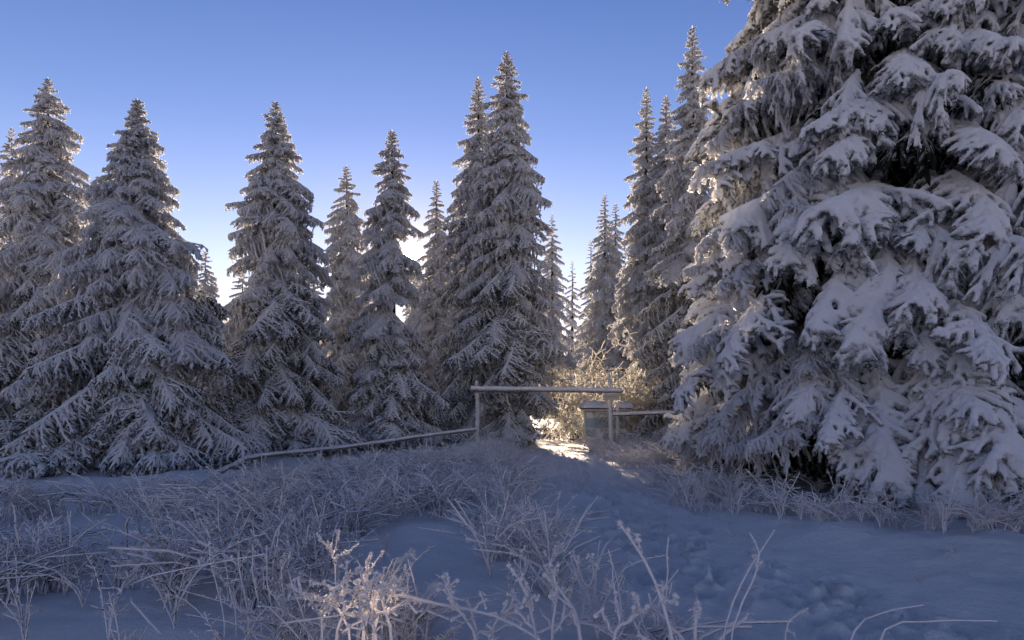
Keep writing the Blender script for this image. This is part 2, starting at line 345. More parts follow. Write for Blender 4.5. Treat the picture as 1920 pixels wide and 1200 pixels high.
def spruce(px, Y, top_py, rad_m, label, k=2.2, n=200, seed=0, group=None, kind='rime', lean=0, pitch=(28, -22, -34), skirt=.15, zmin=None, frac=1.0, cat='tree'):
    r = random.Random(seed * 7 + int(px)); x = P3(px, Y); zb = gh(x, Y); H = top_z(top_py, Y) - zb
    root = empty('spruce_tree', (x, Y, zb), 0); tag(root, label, cat, group)
    g = Geo(); zz = np.linspace(-.3, H * .985, 12); wob = np.cumsum(np.array([r.gauss(0, .02) for _ in zz])) * 0
    tr = np.linspace(H * .017 + .03, .012, 12)
    tubes(g, np.stack([wob + lean * (zz / H) ** 2, wob, zz], 1)[None], tr[None], 9, 0, .05)
    link('trunk', g.mesh('trunk', [M['bark']]), root)
    # leader shoot at the tip, thick with rime
    g = Geo(); zz = np.linspace(H * .965, H, 6); tubes(g, np.stack([zz * 0 + lean, zz * 0, zz], 1)[None], np.array([[.045, .04, .04, .03, .022, .012]]) * (H / 10) ** .3, 6, 0, .4)
    link('leader_shoot', g.mesh('leader_shoot', [M['tree_rime']]), root)
    norm = 1 - math.exp(-k); az = r.uniform(0, 6.28)
    for i in range(n):
        f = (i + .5) / n
        t = .008 + (1 - .008 - skirt / H) * f ** 1.38             # 0 at the tip, 1 at the skirt; denser boughs upward
        z = H * (1 - t)
        az += 2.399963 + r.gauss(0, .22)
        Rr = rad_m * (1 - math.exp(-k * t)) / norm
        Rr *= 1 + .38 * float(vnoise(z * .85, (az % 6.283) * 1.1, seed)) * min(1, t * 6)
        Rr *= r.choice((.72, .85, .95, 1.0, 1.06, 1.16)) * r.uniform(.92, 1.06)
        Rr = max(Rr, .085 + min(.13, t * 3))
        if t < .16: p = pitch[0] + (pitch[1] - pitch[0]) * t / .16
        else: p = pitch[1] + (pitch[2] - pitch[1]) * (t - .16) / .84
        p += r.gauss(0, 5.5)
        ln = Rr / math.cos(R(abs(p)) * .8)
        # keep boughs out of the ground
        tipz = z + ln * math.sin(R(p)) - .18 * ln
        if tipz < .06: p = max(p, math.degrees(math.asin(max(-.9, min(.9, (.06 + .18 * ln - z) / ln)))))
        if kind == 'snow': me = r.choice(SNOW_L) if ln > .5 else r.choice(RIME_M)
        else: me = r.choice(RIME_X if ln > 2.0 else RIME_L) if ln > 1.15 else (r.choice(RIME_M) if ln > .5 else r.choice(RIME_S))
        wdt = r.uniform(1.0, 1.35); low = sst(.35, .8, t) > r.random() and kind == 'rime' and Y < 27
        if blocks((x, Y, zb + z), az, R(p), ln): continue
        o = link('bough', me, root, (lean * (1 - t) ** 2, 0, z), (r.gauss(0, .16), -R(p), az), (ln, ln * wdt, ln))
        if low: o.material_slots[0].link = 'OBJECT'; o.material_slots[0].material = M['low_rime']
    return root

S = spruce
S(90, 22, 145, 3.0, 'tall rimed spruce by the left edge of the picture, higher than its neighbours', k=2.0, n=230, seed=1)
S(22, 30, 238, 2.4, 'small spruce tip showing at the far left behind the tall left spruce', k=2.0, n=150, seed=2)
S(258, 16.0, 185, 3.15, 'broad spruce with long drooping lower boughs, second from the left', k=1.1, n=290, seed=3, pitch=(22, -20, -30))
S(517, 20, 190, 2.15, 'slender rimed spruce standing alone against the sky above the low end of the fallen rail', k=2.8, n=230, seed=4)
S(650, 28, 310, 2.1, 'narrow spruce just left of the spruce that the sun touches', k=2.6, n=160, seed=5)
S(735, 22, 243, 1.75, 'spruce whose right edge the low sun shines past', k=2.8, n=220, seed=6)
S(818, 31, 337, 1.5, 'thin spruce immediately right of the sun', k=2.6, n=170, seed=7)
S(897, 25.2, 143, 2.0, 'lower left tip of the twin-topped spruce behind the barrier', k=2.4, n=220, seed=9)
S(950, 24, 95, 2.05, 'tallest central spruce behind the wooden barrier with a thin crooked tip', k=3.2, n=280, seed=10)
S(855, 32, 368, 1.5, 'small spruce tip peeping over the left shoulder of the central spruce', k=2.2, n=110, seed=11)
S(1035, 58, 398, 2.9, 'darker small spruce right of the central spruce', k=2.0, n=140, seed=12)
S(1073, 62, 487, 1.9, 'tiny distant spruce tip in the gap left of the dark twin spruces', k=2, n=70, seed=13)
S(1134, 37, 363, 2.1, 'dark distant spruce, taller of the two above the white shrub', k=2.0, n=140, seed=14)
S(1154, 39, 380, 2.2, 'dark distant spruce just right of its taller twin above the white shrub', k=2.0, n=130, seed=15)
S(1108, 40, 450, 1.6, 'short distant spruce at the left foot of the dark twin spruces', k=2.0, n=90, seed=16)
S(1182, 46, 452, 1.6, 'faint thin spruce between the dark twins and the tall sunlit pair', k=2.0, n=80, seed=17)
S(1212, 27, 163, 1.95, 'left one of the tall sunlit pair of spruces left of the huge snowy spruce', k=2.0, n=210, seed=18)
S(1249, 26, 178, 2.0, 'right one of the tall sunlit pair, a little lower than its neighbour', k=2.0, n=210, seed=19)
S(1298, 23, 48, 2.2, 'tall thin sunlit spruce rising behind the left edge of the huge snowy spruce', k=1.8, n=220, seed=20)
S(385, 31, 470, 1.9, 'low spruce tip lit from behind between the broad spruce and the slender one', k=2.0, n=110, seed=21)
for q, (bx, bY, bt, br_, lb) in enumerate([
    (160, 34, 500, 2.2, 'dark spruce filling the gap low between the tall left spruce and the broad one'),
    (300, 36, 520, 2.3, 'spruce crown glimpsed behind the right flank of the broad left spruce'),
    (455, 33, 505, 2.1, 'spruce with glinting edges low behind the left flank of the slender spruce'),
    (590, 36, 520, 2.3, 'dark spruce low in the gap between the slender spruce and the narrow one'),
    (690, 38, 560, 2.4, 'shaded spruce low between the narrow spruce and the one beside the sun'),
    (770, 42, 590, 2.6, 'dark spruce under the sun, low between two rimed trunks'),
    (796, 37, 520, 1.6, 'added spruce top just below the sun, blocking its beam beside the thin spruce'),  # added to stop a sunbeam from reaching the near ground
    (784, 48, 502, 2.0, 'added distant spruce straight below the sun, keeping sun spots off the near snow'),  # put in to cover stray sun spots on the foreground snow
    (864, 58, 385, 3.1, 'added spruce out of sight behind the twin-topped spruce, shading the snow at the right'),  # extra tree, hidden from view, that blocks sun streaks on the right-hand snow
    (1012, 75, 520, 2.2, 'farthest spruce behind the right flank of the tallest central spruce'),
    (1108, 54, 560, 3.0, 'low far spruce crown behind the white shrub and left of the dark twins'),
    (1180, 50, 560, 3.0, 'low far spruce crown behind the white shrub and right of the dark twins'),
    (1230, 36, 400, 2.3, 'shaded spruce behind the feet of the tall sunlit pair'),
    (-60, 26, 300, 1.7, 'spruce just cut by the left edge of the picture'),
    (-140, 19, 380, 1.6, 'near spruce whose boughs reach in at the left edge of the picture')]):
    S(bx, bY, bt, br_ * (1.3 if bY < 50 else 1), lb, k=2.2, n=220 if bY == 58 else (170 if bY == 48 else 90), seed=40 + q, group='background spruces of the wood')

def big_spruce(px, Y, top_py, prof, label, seed, n=290, zmax=10.8, half=100, m=110):
    """near tree: snow pads 1.2 to 2.3 m long hang at the crown's surface, darker branches fill the inside"""
    r = random.Random(seed); x = P3(px, Y); zb = gh(x, Y); H = top_z(top_py, Y) - zb
    root = empty('spruce_tree', (x, Y, zb)); tag(root, label, 'tree')
    g = Geo(); zz = np.linspace(-.3, H, 14); tubes(g, np.stack([zz * 0, zz * 0, zz], 1)[None], np.linspace(.32, .03, 14)[None], 12, 0, .05); link('trunk', g.mesh('trunk', [M['bark']]), root)
    Rz = lambda z: float(np.interp(z, *prof)); ac = math.atan2(-Y, -x)
    for i in range(n):
        f = (i + .5) / n; z = .25 + (zmax - .25) * f ** 1.05
        az = ac + R(half) * (2 * ((i * .618034 + r.random() * .25) % 1) - 1)
        lay = r.choice((0, 0, .25, .6, 1.0)); Rr = Rz(z) * r.uniform(.95, 1.04) - lay
        ln = r.uniform(1.4, 2.9) * (1.12 if lay == 0 else 1) * (.8 if z < 1 else 1)
        p = -R(max(4, 17 + 16 * (1 - z / zmax) + r.gauss(0, 9)))
        tipd = ln * math.sin(-p) + .22 * ln
        if z - tipd < -.02 and z < 1.3: p = -math.asin(max(-.35, min(.9, (z - .22 * ln) / ln)))
        r0 = max(.1, Rr - ln * math.cos(p) * .95); zr = z + ln * .25
        dl = abs(((az - math.pi + math.pi) % (2 * math.pi)) - math.pi)
        left = math.cos(az - math.pi) > .75
        if left and r.random() < .4: me = r.choice(RIME_L + RIME_X); 
        else: me = r.choice(SNOW_L)
        wd = r.uniform(.85, 1.2)
        link('bough', me, root, (math.cos(az) * r0, math.sin(az) * r0, zr), (r.gauss(0, .22), -p, az + r.gauss(0, .22)), (ln, ln * wd, ln * r.uniform(.9, 1.1)))
    az = 0
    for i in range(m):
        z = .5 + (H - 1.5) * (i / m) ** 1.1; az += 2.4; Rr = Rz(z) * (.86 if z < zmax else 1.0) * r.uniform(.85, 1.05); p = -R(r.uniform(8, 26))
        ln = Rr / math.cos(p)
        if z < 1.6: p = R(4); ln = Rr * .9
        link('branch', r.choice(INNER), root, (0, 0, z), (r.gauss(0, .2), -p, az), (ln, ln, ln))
    return root
big_spruce(1690, 13.0, -420, ([0, .6, 1.5, 4, 7, 9.5, 12, 13.6], [4.35, 4.6, 4.55, 4.2, 3.75, 3.3, 1.6, .3]), 'huge spruce at the right with thick pads of snow on every bough', 30)
big_spruce(2130, 12.2, -300, ([0, .6, 1.5, 4, 7, 9.5, 11.8], [3.4, 3.7, 3.8, 3.4, 2.7, 1.8, .3]), 'snow-laden spruce cut off by the right edge of the picture', 31, n=170, zmax=9, half=75, m=80)

# ------------------------------------------------------------------ barrier, rails, sign, notice board
def W3(px, py, Y): return np.array([(px - 960) / F * Y, Y, CAMH + (HZ - py) / F * Y])
def curve_pts(pts, k=10, jit=0.0, r=rng):
    P = np.array(pts, float); t = np.linspace(0, len(P) - 1, k); i = np.minimum(t.astype(int), len(P) - 2); f = (t - i)[:, None]
    pm = np.concatenate([P[:1] * 2 - P[1:2], P, P[-1:] * 2 - P[-2:-1]])
    a, b, c, d = pm[i], pm[i + 1], pm[i + 2], pm[i + 3]
    o = .5 * ((2 * b) + (c - a) * f + (2 * a - 5 * b + 4 * c - d) * f ** 2 + (3 * b - a - 3 * c + d) * f ** 3)
    return o + r.normal(size=o.shape) * jit
def pole(name, pts, r0, r1, parent=None, k=26, m='rail', lump=.12, sides=9, loc=None):
    g = Geo(); P = curve_pts(pts, k, .003)
    if loc is not None: P = P - np.array(loc)
    tubes(g, P[None], np.linspace(r0, r1, k)[None], sides, 0, lump)
    return g
def rimed_pole(name, pts, r0, r1, parent, loc, fr=500, k=26):
    g = pole(name, pts, r0, r1, k=k, loc=loc); P = curve_pts(pts, 300) - np.array(loc)
    i = rng.integers(0, 300, fr); n_ = rng.normal(size=(fr, 3)); n_[:, 2] += .25
    n_ /= np.linalg.norm(n_, axis=1, keepdims=True)
    spikes(g, P[i] + n_ * r0 * .9, n_, rng.uniform(.02, .05, fr), .006)
    return link(name, g.mesh(name, [M['rail']]), parent)
def snow_strip(name, pts, wd, hh, parent, loc, k=40, seed=1):
    g = Geo(); P = curve_pts(pts, k, .002) - np.array(loc); r = np.random.default_rng(seed)
    tubes(g, P[None], (wd * (1 + .25 * r.normal(size=k)).clip(.6, 1.5))[None], 8, 0, .12, flat=hh, r=r)
    return link(name, g.mesh(name, [M['snow']]), parent)
YB = 21.8
base = (float(P3(895, YB)), YB, gh(P3(895, YB), YB))
bar = empty('trail_barrier', base); tag(bar, 'rustic wooden trail barrier of two posts and a long rimed crossbar over the path', 'barrier')
rimed_pole('post', [W3(896, 838, YB), W3(896, 770, YB), W3(894, 716, YB)], .085, .06, bar, base, 420)
rimed_pole('post', [W3(1146, 840, YB), W3(1145, 765, YB), W3(1143, 722, YB), W3(1141, 698, YB)], .085, .035, bar, base, 420)
cb = [W3(884, 729, YB - .14), W3(960, 730, YB - .14), W3(1060, 731, YB - .14), W3(1164, 733, YB - .14)]
rimed_pole('crossbar', cb, .086, .076, bar, base, 1500, 40)
snow_strip('snow_cap', [p + np.array([0, 0, .06]) for p in cb], .055, .6, bar, base)
# small plate on the right post
g = Geo()
def box(g, c, sx_, sy_, sz_, m=0, rz=0, rx=0):
    v = np.array([[x, y, z] for x in (-.5, .5) for y in (-.5, .5) for z in (-.5, .5)], float) * [sx_, sy_, sz_]
    Mx = np.array((Matrix.Rotation(rz, 3, 'Z') @ Matrix.Rotation(rx, 3, 'X')))
    g.add(v @ Mx.T + np.array(c), np.array([[0, 1, 3, 2], [4, 6, 7, 5], [0, 4, 5, 1], [2, 3, 7, 6], [0, 2, 6, 4], [1, 5, 7, 3]]), None, m)
M['plate'] = plain('painted_plate', (.42, .38, .33), .6, .2, 20); M['plate_line'] = plain('plate_band', (.25, .20, .17), .6)
pc = W3(1146, 744, YB - .22)
sg = empty('trail_plate', tuple(pc)); tag(sg, 'small pale rectangular plate fixed to the right barrier post under the crossbar', 'sign')
g = Geo(); box(g, (0, 0, 0), .50, .03, .20, rz=.05); link('plate', g.mesh('plate', [M['plate']], False), sg)
g = Geo(); box(g, (0, -.018, .01), .40, .006, .022, rz=.05); link('band', g.mesh('band', [M['plate_line']], False), sg)
snow_strip('snow_cap', [(-.24, 0, .105), (0, 0, .108), (.24, 0, .105)], .03, .6, sg, (0, 0, 0), 14)
# right rail running into the huge spruce
b2 = W3(1160, 840, YB + .1); b2[2] = gh(b2[0], b2[1])
rr = empty('fence_rail', tuple(b2)); tag(rr, 'short snowy rail at waist height from the right barrier post into the huge spruce', 'fence')
rl = [W3(1144, 777, YB + .05), W3(1190, 776, YB), W3(1237, 774, YB - .1), W3(1275, 774, YB - .2)]
rimed_pole('rail', rl, .055, .05, rr, b2, 400)
snow_strip('snow_cap', [p + np.array([0, 0, .05]) for p in rl], .038, .6, rr, b2, 24)
rimed_pole('post', [W3(1158, 840, YB + .2), W3(1158, 758, YB + .2)], .06, .055, rr, b2, 150, 8)
# long low rail at the left, sagging down to the field
lp = [W3(893, 805, 21.7), W3(800, 817, 20.2), W3(690, 833, 18.2), W3(580, 846, 16.2), W3(478, 857, 14.3), W3(440, 872, 13.3), W3(405, 889, 12.4)]
b3 = lp[-1].copy(); lr = empty('fence_rail', tuple(b3)); tag(lr, 'long sagging rimed rail running down left from the barrier post to the broad spruce', 'fence')
rimed_pole('rail', lp, .05, .042, lr, b3, 1400, 50)
snow_strip('snow_cap', [p + np.array([0, 0, .045]) for p in lp], .034, .6, lr, b3, 70)
for (a, Yp) in ((478, 14.3), (655, 17.56), (800, 20.2)):
    t_ = W3(a, np.interp(a, [478, 580, 690, 800], [857, 846, 833, 817]), Yp)
    rimed_pole('post', [np.array([t_[0], t_[1] + .05, gh(t_[0], t_[1]) - .1]), t_ + [0, .05, 0]], .035, .03, lr, b3, 60, 6)
# notice board
YN = 23.4; bx0, bx1 = P3(1094, YN), P3(1179, YN); zt = top_z(768, YN); bc = (bx0 + bx1) / 2; bw = bx1 - bx0
nb = empty('notice_board', (bc, YN, gh(bc, YN))); tag(nb, 'low wooden notice board with blue panels under a thick snowy roof, behind the barrier', 'notice board')
gz = gh(bc, YN); H_ = zt - gz
M['board_wood'] = plain('board_wood', (.58, .55, .51), .7, .25, 9); M['panel_blue'] = plain('map_panel', (.26, .38, .44), .35, .4, 3.5)
M['panel_pale'] = plain('pale_panel', (.72, .71, .69), .5, .15, 6)
g = Geo(); box(g, (0, .05, H_ / 2), bw, .04, H_); link('back_panel', g.mesh('back_panel', [M['board_wood']], False), nb)
for sx_ in (-bw / 2 + .03, bw / 2 - .03):
    g = Geo(); box(g, (sx_, 0, H_ / 2 - .1), .06, .09, H_ + .2); link('post', g.mesh('post', [M['board_wood']], False), nb)
def pan(x0, x1, y0, y1, m, nm):
    g = Geo(); a, b, c, d = P3(x0, YN) - bc, P3(x1, YN) - bc, top_z(y1, YN) - gz, top_z(y0, YN) - gz
    box(g, ((a + b) / 2, .018, (c + d) / 2), b - a, .018, d - c); return link(nm, g.mesh(nm, [M[m]], False), nb)
pan(1099, 1141, 773, 783, 'panel_pale', 'header_panel'); pan(1152, 1176, 772, 782, 'panel_pale', 'header_panel')
pan(1099, 1144, 784.5, 801, 'panel_blue', 'map_panel'); pan(1152, 1176, 784.5, 802, 'panel_blue', 'map_panel')
pan(1099, 1115, 806, 818, 'panel_blue', 'map_panel'); pan(1120, 1174, 804, 822, 'panel_pale', 'lower_panel')
for (yy) in (783.8, 803):
    g = Geo(); box(g, (0, -.005, top_z(yy, YN) - gz), bw - .12, .03, .022); link('batten', g.mesh('batten', [M['board_wood']], False), nb)
g = Geo(); box(g, (0, .0, H_ + .03), bw + .22, .6, .035, rx=.12); link('roof', g.mesh('roof', [M['board_wood']], False), nb)
def snow_pad(name, x0, x1, z, dy, h, parent, seed):
    n = 24; m_ = 12; X, Y_ = np.meshgrid(np.linspace(0, 1, n), np.linspace(0, 1, m_)); e = np.minimum(1, np.minimum(X, 1 - X) * 9) ** .5 * np.minimum(1, np.minimum(Y_, 1 - Y_) * 6) ** .5
    Z = h * e * (1 + .35 * fbm(X * 4, Y_ * 3, seed, 3)); V = np.stack([x0 + (x1 - x0) * X, (Y_ - .5) * dy, z + Z], -1).reshape(-1, 3)
    i, j = np.meshgrid(np.arange(m_ - 1), np.arange(n - 1), indexing='ij'); a = (i * n + j)
    q = np.stack([a, a + 1, a + n + 1, a + n], -1).reshape(-1, 4); g = Geo(); g.add(V, q)
    V2 = V.copy(); V2[:, 2] = z - .01; g.add(V2, q[:, ::-1]); return link(name, g.mesh(name, [M['snow']]), parent)
snow_pad('roof_snow', P3(1086, YN) - bc, P3(1143, YN) - bc, H_ + .06, .62, .22, nb, 5)
snow_pad('roof_snow', P3(1151, YN) - bc, P3(1187, YN) - bc, H_ + .06, .62, .21, nb, 8)

# ------------------------------------------------------------------ rimed deciduous shrub by the barrier
def grow(r, p, d, ln, rad, lev, out, droop):
    k = 6; P = [p]; dd = d.copy()
    for i in range(k - 1):
        dd = dd + r.normal(size=3) * .16 + np.array([0, 0, -droop * (lev > 0)]); dd /= np.linalg.norm(dd); P.append(P[-1] + dd * ln / (k - 1))
    out[lev].append((np.array(P), rad))
    if lev + 1 < len(out):
        nb_ = (9, 8, 7, 0)[lev]
        for i in range(nb_):
            t = r.uniform(.25, 1.0); i0 = int(t * (k - 1)); i0 = min(i0, k - 2); b = np.array(P[i0]) + (np.array(P[i0 + 1]) - P[i0]) * (t * (k - 1) - i0)
            nd = dd * .5 + r.normal(size=3) * .75; nd /= np.linalg.norm(nd)
            grow(r, b, nd, ln * r.uniform(.38, .62), rad * .55, lev + 1, out, droop)
def shrub(name, loc, limbs, label, seed, group=None, rads=(.05, .028, .02, .014), mt='shrub'):
    r = np.random.default_rng(seed); out = [[], [], [], []]
    for (tx, ty, tz, l) in limbs:
        d = np.array([tx, ty, tz], float); d /= np.linalg.norm(d); grow(r, np.array([r.normal() * .08, r.normal() * .08, 0.]), d, l, rads[0], 0, out, .10)
    root = empty(name, loc); tag(root, label, 'shrub', group)
    for lev, nm in ((0, 'limb'), (1, 'branch')):
        if lev == 0:
            for P, rd in out[0]:
                g = Geo(); tubes(g, P[None], np.linspace(rads[0], rads[0] * .45, 6)[None], 6, 0, .2, r=r); link(nm, g.mesh(nm, [M[mt]]), root)
        else:
            g = Geo(); A = np.array([P for P, _ in out[1]]); tubes(g, A, np.tile(np.linspace(rads[1], rads[1] * .6, 6), (len(A), 1)), 5, 0, .3, r=r)
            for l2 in (2, 3):  # finest twigs
                A = np.array([P for P, _ in out[l2]]); A = A[A[:, :, 2].min(1) > -.05]; A = A[:, ::2] if l2 == 3 else A
                tubes(g, A, np.tile(np.linspace(rads[l2], rads[l2] * .6, 6)[::(1, 1, 1, 2)[l2]], (len(A), 1)), 3 if l2 == 3 else 4, 0, .45, r=r)
            o = link('twigs', g.mesh('twigs', [M[mt]]), root); o['kind'] = 'stuff'
    return root
YS = 24.6
sx0 = P3(1132, YS)
shrub('rimed_shrub', (sx0, YS, gh(sx0, YS)), [(-.5, .1, 1.0, 2.9), (-.85, -.1, .9, 2.4), (.35, 0, 1.3, 3.6), (.1, .1, 1, 2.6), (.8, .1, .8, 2.4), (-.2, .1, 1., 2.3), (1.1, 0, .6, 2.2)],
      'bare arching shrub glowing white with sunlit rime behind the right barrier post', 3)
sx1 = P3(1215, 23.8)
shrub('rimed_shrub', (sx1, 23.8, gh(sx1, 23.8)), [(.4, 0, 1, 1.5), (-.3, .1, 1, 1.4), (.9, -.1, .7, 1.3), (0, 0, 1, 1.7)],
      'smaller pinkish rimed shrub between the notice board and the huge spruce', 5, rads=(.03, .02, .014, .010))
sx2 = P3(1068, 27.2)
shrub('rimed_shrub', (sx2, 27, gh(sx2, 27)), [(.4, 0, 1, 1.0), (-.3, .1, 1, .9), (.9, -.1, .7, 1.0), (-.9, 0, .6, 1.0)],
      'low brown twiggy shrub in the dark behind the sunlit end of the path', 6, rads=(.02, .013, .009, .007), mt='dry')

# ------------------------------------------------------------------ undergrowth
def cane(r, h, lean, az, st, br, tw, nb_=6, bl=.35, wig=.03, arch=.0):
    k = 9; t = np.linspace(0, 1, k)[:, None]; dv = np.array([math.cos(az), math.sin(az), 0.])
    P = dv * (lean * t ** 1.6 + arch * t ** 3) * h + np.array([0, 0, 1.]) * h * (t - arch * .55 * t ** 3) + np.cumsum(r.normal(size=(k, 3)) * wig * h / 3, 0) * [1, 1, .3]
    P[0] = P[0] * 0; st.append(P)
    for i in range(nb_):
        u = r.uniform(.25, .98); i0 = min(int(u * 8), 7); b = P[i0] + (P[i0 + 1] - P[i0]) * (u * 8 - i0)
        a2 = r.uniform(0, 6.28); el = R(r.uniform(15, 65)); d2 = np.array([math.cos(a2) * math.cos(el), math.sin(a2) * math.cos(el), math.sin(el)])
        l2 = bl * h * r.uniform(.4, 1.1) * (1.15 - u); w_ = np.linspace(0, 1, 5)[:, None]
        Q = b + d2 * l2 * w_ + np.cumsum(r.normal(size=(5, 3)) * .05 * l2, 0) + np.array([0, 0, -.22]) * l2 * w_ ** 2; br.append(Q)
        for j in range(int(r.integers(0, 4))):
            v = int(r.integers(1, 5)); d3 = d2 + r.normal(size=3) * .8; d3 /= np.linalg.norm(d3)
            tw.append(Q[v] + d3 * np.linspace(0, 1, 4)[:, None] * l2 * r.uniform(.15, .45))
def plant_geo(r, stems, rad, sides=(6, 5, 4), lump=.25, spk=0, knob=0, lod=0):
    g = Geo(); st, br, tw = stems
    if lod:
        st, br, tw = np.array(st)[:, ::2], np.array(br), np.array(tw)
        tubes(g, st, np.tile(np.linspace(1.05, .6, 5), (len(st), 1)) * rad * r.uniform(.7, 1.2, (len(st), 1)), 3, 0, .2, r=r)
        if len(br): tubes(g, br[:, ::2], np.tile([.75, .75, .5], (len(br), 1)) * rad, 3, 0, .2, r=r)
        if len(tw): tubes(g, tw[:, ::3], np.tile([.6, .5], (len(tw), 1)) * rad, 3, 0, .2, r=r)
        return g
    tubes(g, np.array(st), np.tile(np.linspace(1, .6, 9), (len(st), 1)) * rad * r.uniform(.7, 1.2, (len(st), 1)), sides[0], 0, lump, r=r)
    if br: tubes(g, np.array(br), np.tile(np.array([.7, .75, .7, .7, .5]), (len(br), 1)) * rad * r.uniform(.7, 1.2, (len(br), 1)), sides[1], 0, lump * 1.3, r=r)
    if tw: tubes(g, np.array(tw), np.tile(np.array([.5, .6, .65, .45]), (len(tw), 1)) * rad, sides[2], 0, lump * 1.5, r=r)
    if knob and br:
        tips = np.array([b[-1] for b in br] + [t[-1] for t in tw] + [s_[-1] for s_ in st]); tips = tips[r.random(len(tips)) < knob]
        Q = tips[:, None, :] + np.array([[0, 0, -1.], [0, 0, -.3], [0, 0, .6], [0, 0, 1.2]]) * rad * 1.0 + r.normal(size=(len(tips), 1, 3)) * rad * .3
        tubes(g, Q, np.array([[.5, 1.35, 1.3, .6]]) * rad * r.uniform(.7, 1.2, (len(tips), 1)), sides[1], 0, .3, r=r)
    if spk:
        A = np.concatenate([np.array(st).reshape(-1, 3)] + ([np.array(br).reshape(-1, 3)] if br else [])); i = r.integers(0, len(A) - 1, spk)
        f = r.random((spk, 1)); d = np.linalg.norm(A[i + 1] - A[i], axis=1) < .3; i = i[d]; f = f[d]
        spikes(g, A[i] * (1 - f) + A[i + 1] * f, r.normal(size=(len(i), 3)), r.uniform(1.5, 2.6, len(i)) * rad, rad * .35, 0, r)
    return g
def clump(seed, kind, lod=0):
    r = np.random.default_rng(seed); st, br, tw = [], [], []
    if kind == 'thick':
        for _ in range(4): cane(r, r.uniform(.4, .85), r.uniform(.1, .8), r.uniform(0, 6.28), st, br, tw, 6, .38, .04, r.choice((0, .3, .8)))
        g = plant_geo(r, (st, br, tw), .0105, (4, 4, 3), .3, lod=lod)
    elif kind == 'cane':
        for _ in range(5): n0 = len(st); cane(r, r.uniform(.45, 1.0), r.uniform(.05, .7), r.uniform(0, 6.28), st, br, tw, 5, .34, .03, r.choice((0, 0, .5)))
        g = plant_geo(r, (st, br, tw), .0095, (4, 3, 3), .3, lod=lod)
    elif kind == 'grass':
        for _ in range(22):
            cane(r, r.uniform(.35, .85), r.uniform(.1, .8), r.uniform(0, 6.28), st, br, tw, 0, 0, .04, r.uniform(.2, 1.0)); st[-1] = st[-1] + [r.normal() * .1, r.normal() * .1, 0]
        g = plant_geo(r, (st, br, tw), .009, (3, 3, 3), lod=lod)
    elif kind == 'feather':
        for _ in range(3): cane(r, r.uniform(.6, 1.0), r.uniform(.05, .35), r.uniform(0, 6.28), st, br, tw, 16, .30, .03, .25)
        g = plant_geo(r, (st, br, tw), .0095, (4, 3, 3), .35, lod=lod)
    elif kind == 'coarse':
        for _ in range(11):
            cane(r, r.uniform(.4, .9), r.uniform(.1, .8), r.uniform(0, 6.28), st, br, tw, 1, .3, .05, r.uniform(.1, .8)); st[-1] = st[-1] + [r.normal() * .14, r.normal() * .14, 0]
        g = plant_geo(r, (st, br, tw), .019, lod=lod)
    elif kind == 'twiggy':
        for _ in range(7): cane(r, r.uniform(.3, .75), r.uniform(.3, 1.3), r.uniform(0, 6.28), st, br, tw, 8, .5, .05, .3)
        g = plant_geo(r, (st, br, tw), .0095, (4, 3, 3), lod=lod)
    return g.arrays()[:3]
TPL = {k: [clump(300 + 10 * a + i, k) for i in range(n_)] for a, (k, n_) in enumerate((('cane', 6), ('grass', 4), ('feather', 4), ('twiggy', 4), ('thick', 5)))}
TPL.update({k + '_far': [clump(300 + 10 * a + i, k, 1) for i in range(n_)] for a, (k, n_) in enumerate((('cane', 6), ('grass', 4), ('feather', 4), ('twiggy', 4), ('coarse', 6)))})
def scatter(name, pts, kinds, mt, size=(.7, 1.15), seed=0, kindtag='stuff'):
    """many small plants nobody could count, joined"""
    r = np.random.default_rng(seed); g = Geo(); Z = gh0(pts[:, 0], pts[:, 1])
    for (x, y), z in zip(pts, Z):
        v, q, t = TPL[kinds[r.integers(0, len(kinds))]][0:][0] if False else (lambda l: l[r.integers(0, len(l))])(TPL[kinds[r.integers(0, len(kinds))]])
        a = r.uniform(0, 6.28); s_ = r.uniform(*size) * (float(np.interp(12.4 + (x + 5.4) * 2.16 - y, [.2, 4.5], [.5, 1])) if y > 9.5 and x < -1 else 1); c_, s1 = math.cos(a) * s_, math.sin(a) * s_
        V = np.stack([v[:, 0] * c_ - v[:, 1] * s1 + x, v[:, 0] * s1 + v[:, 1] * c_ + y, v[:, 2] * s_ + z - .02], 1)
        g.add(V, q, t)
    return tag(link(name, g.mesh(name, [M[mt]])), kind=kindtag)
def sample(n, f, xr, yr, seed, near=1.0):
    r = np.random.default_rng(seed); o = []
    while len(o) < n:
        y = yr[0] + (yr[1] - yr[0]) * r.random() ** near; x = r.uniform(*xr)
        if abs(x) < .8 * y + 1 and r.random() < f(x, y): o.append((x, y))
    return np.array(o)
def left_dens(x, y):
    c, h = path_c(y); e = c - h - x
    if e < .12: return 0
    d = 1.0 if vnoise(x * .9, y * .7, 77) > -.2 else .25
    if ((x + .95) / .75) ** 2 + ((y - 7.0) / 1.9) ** 2 < 1: d = .02
    if ((x + 3.1) / .8) ** 2 + ((y - 4.9) / .35) ** 2 < 1: d = .05
    if ((x + 5.0) / 1.6) ** 2 + ((y - 7.8) / .8) ** 2 < 1: d = .10
    if e > 5 and y > 10: d *= .45
    if math.hypot(x + 8.8, y - 16) < 2.9: d = 0
    if math.hypot(x + .2, y - 24) < 2.2: d *= .2
    return d
def rail_gap(x, y): return 12.4 + (x + 5.4) * 2.16 - y
def in_front_of_rail(x, y): return (rail_gap(x, y) > .2 and x > -5.4) or (x <= -5.4 and y < 11.9)
def ld2(x, y): return left_dens(x, y) if in_front_of_rail(x, y) or x > -1.0 else .0
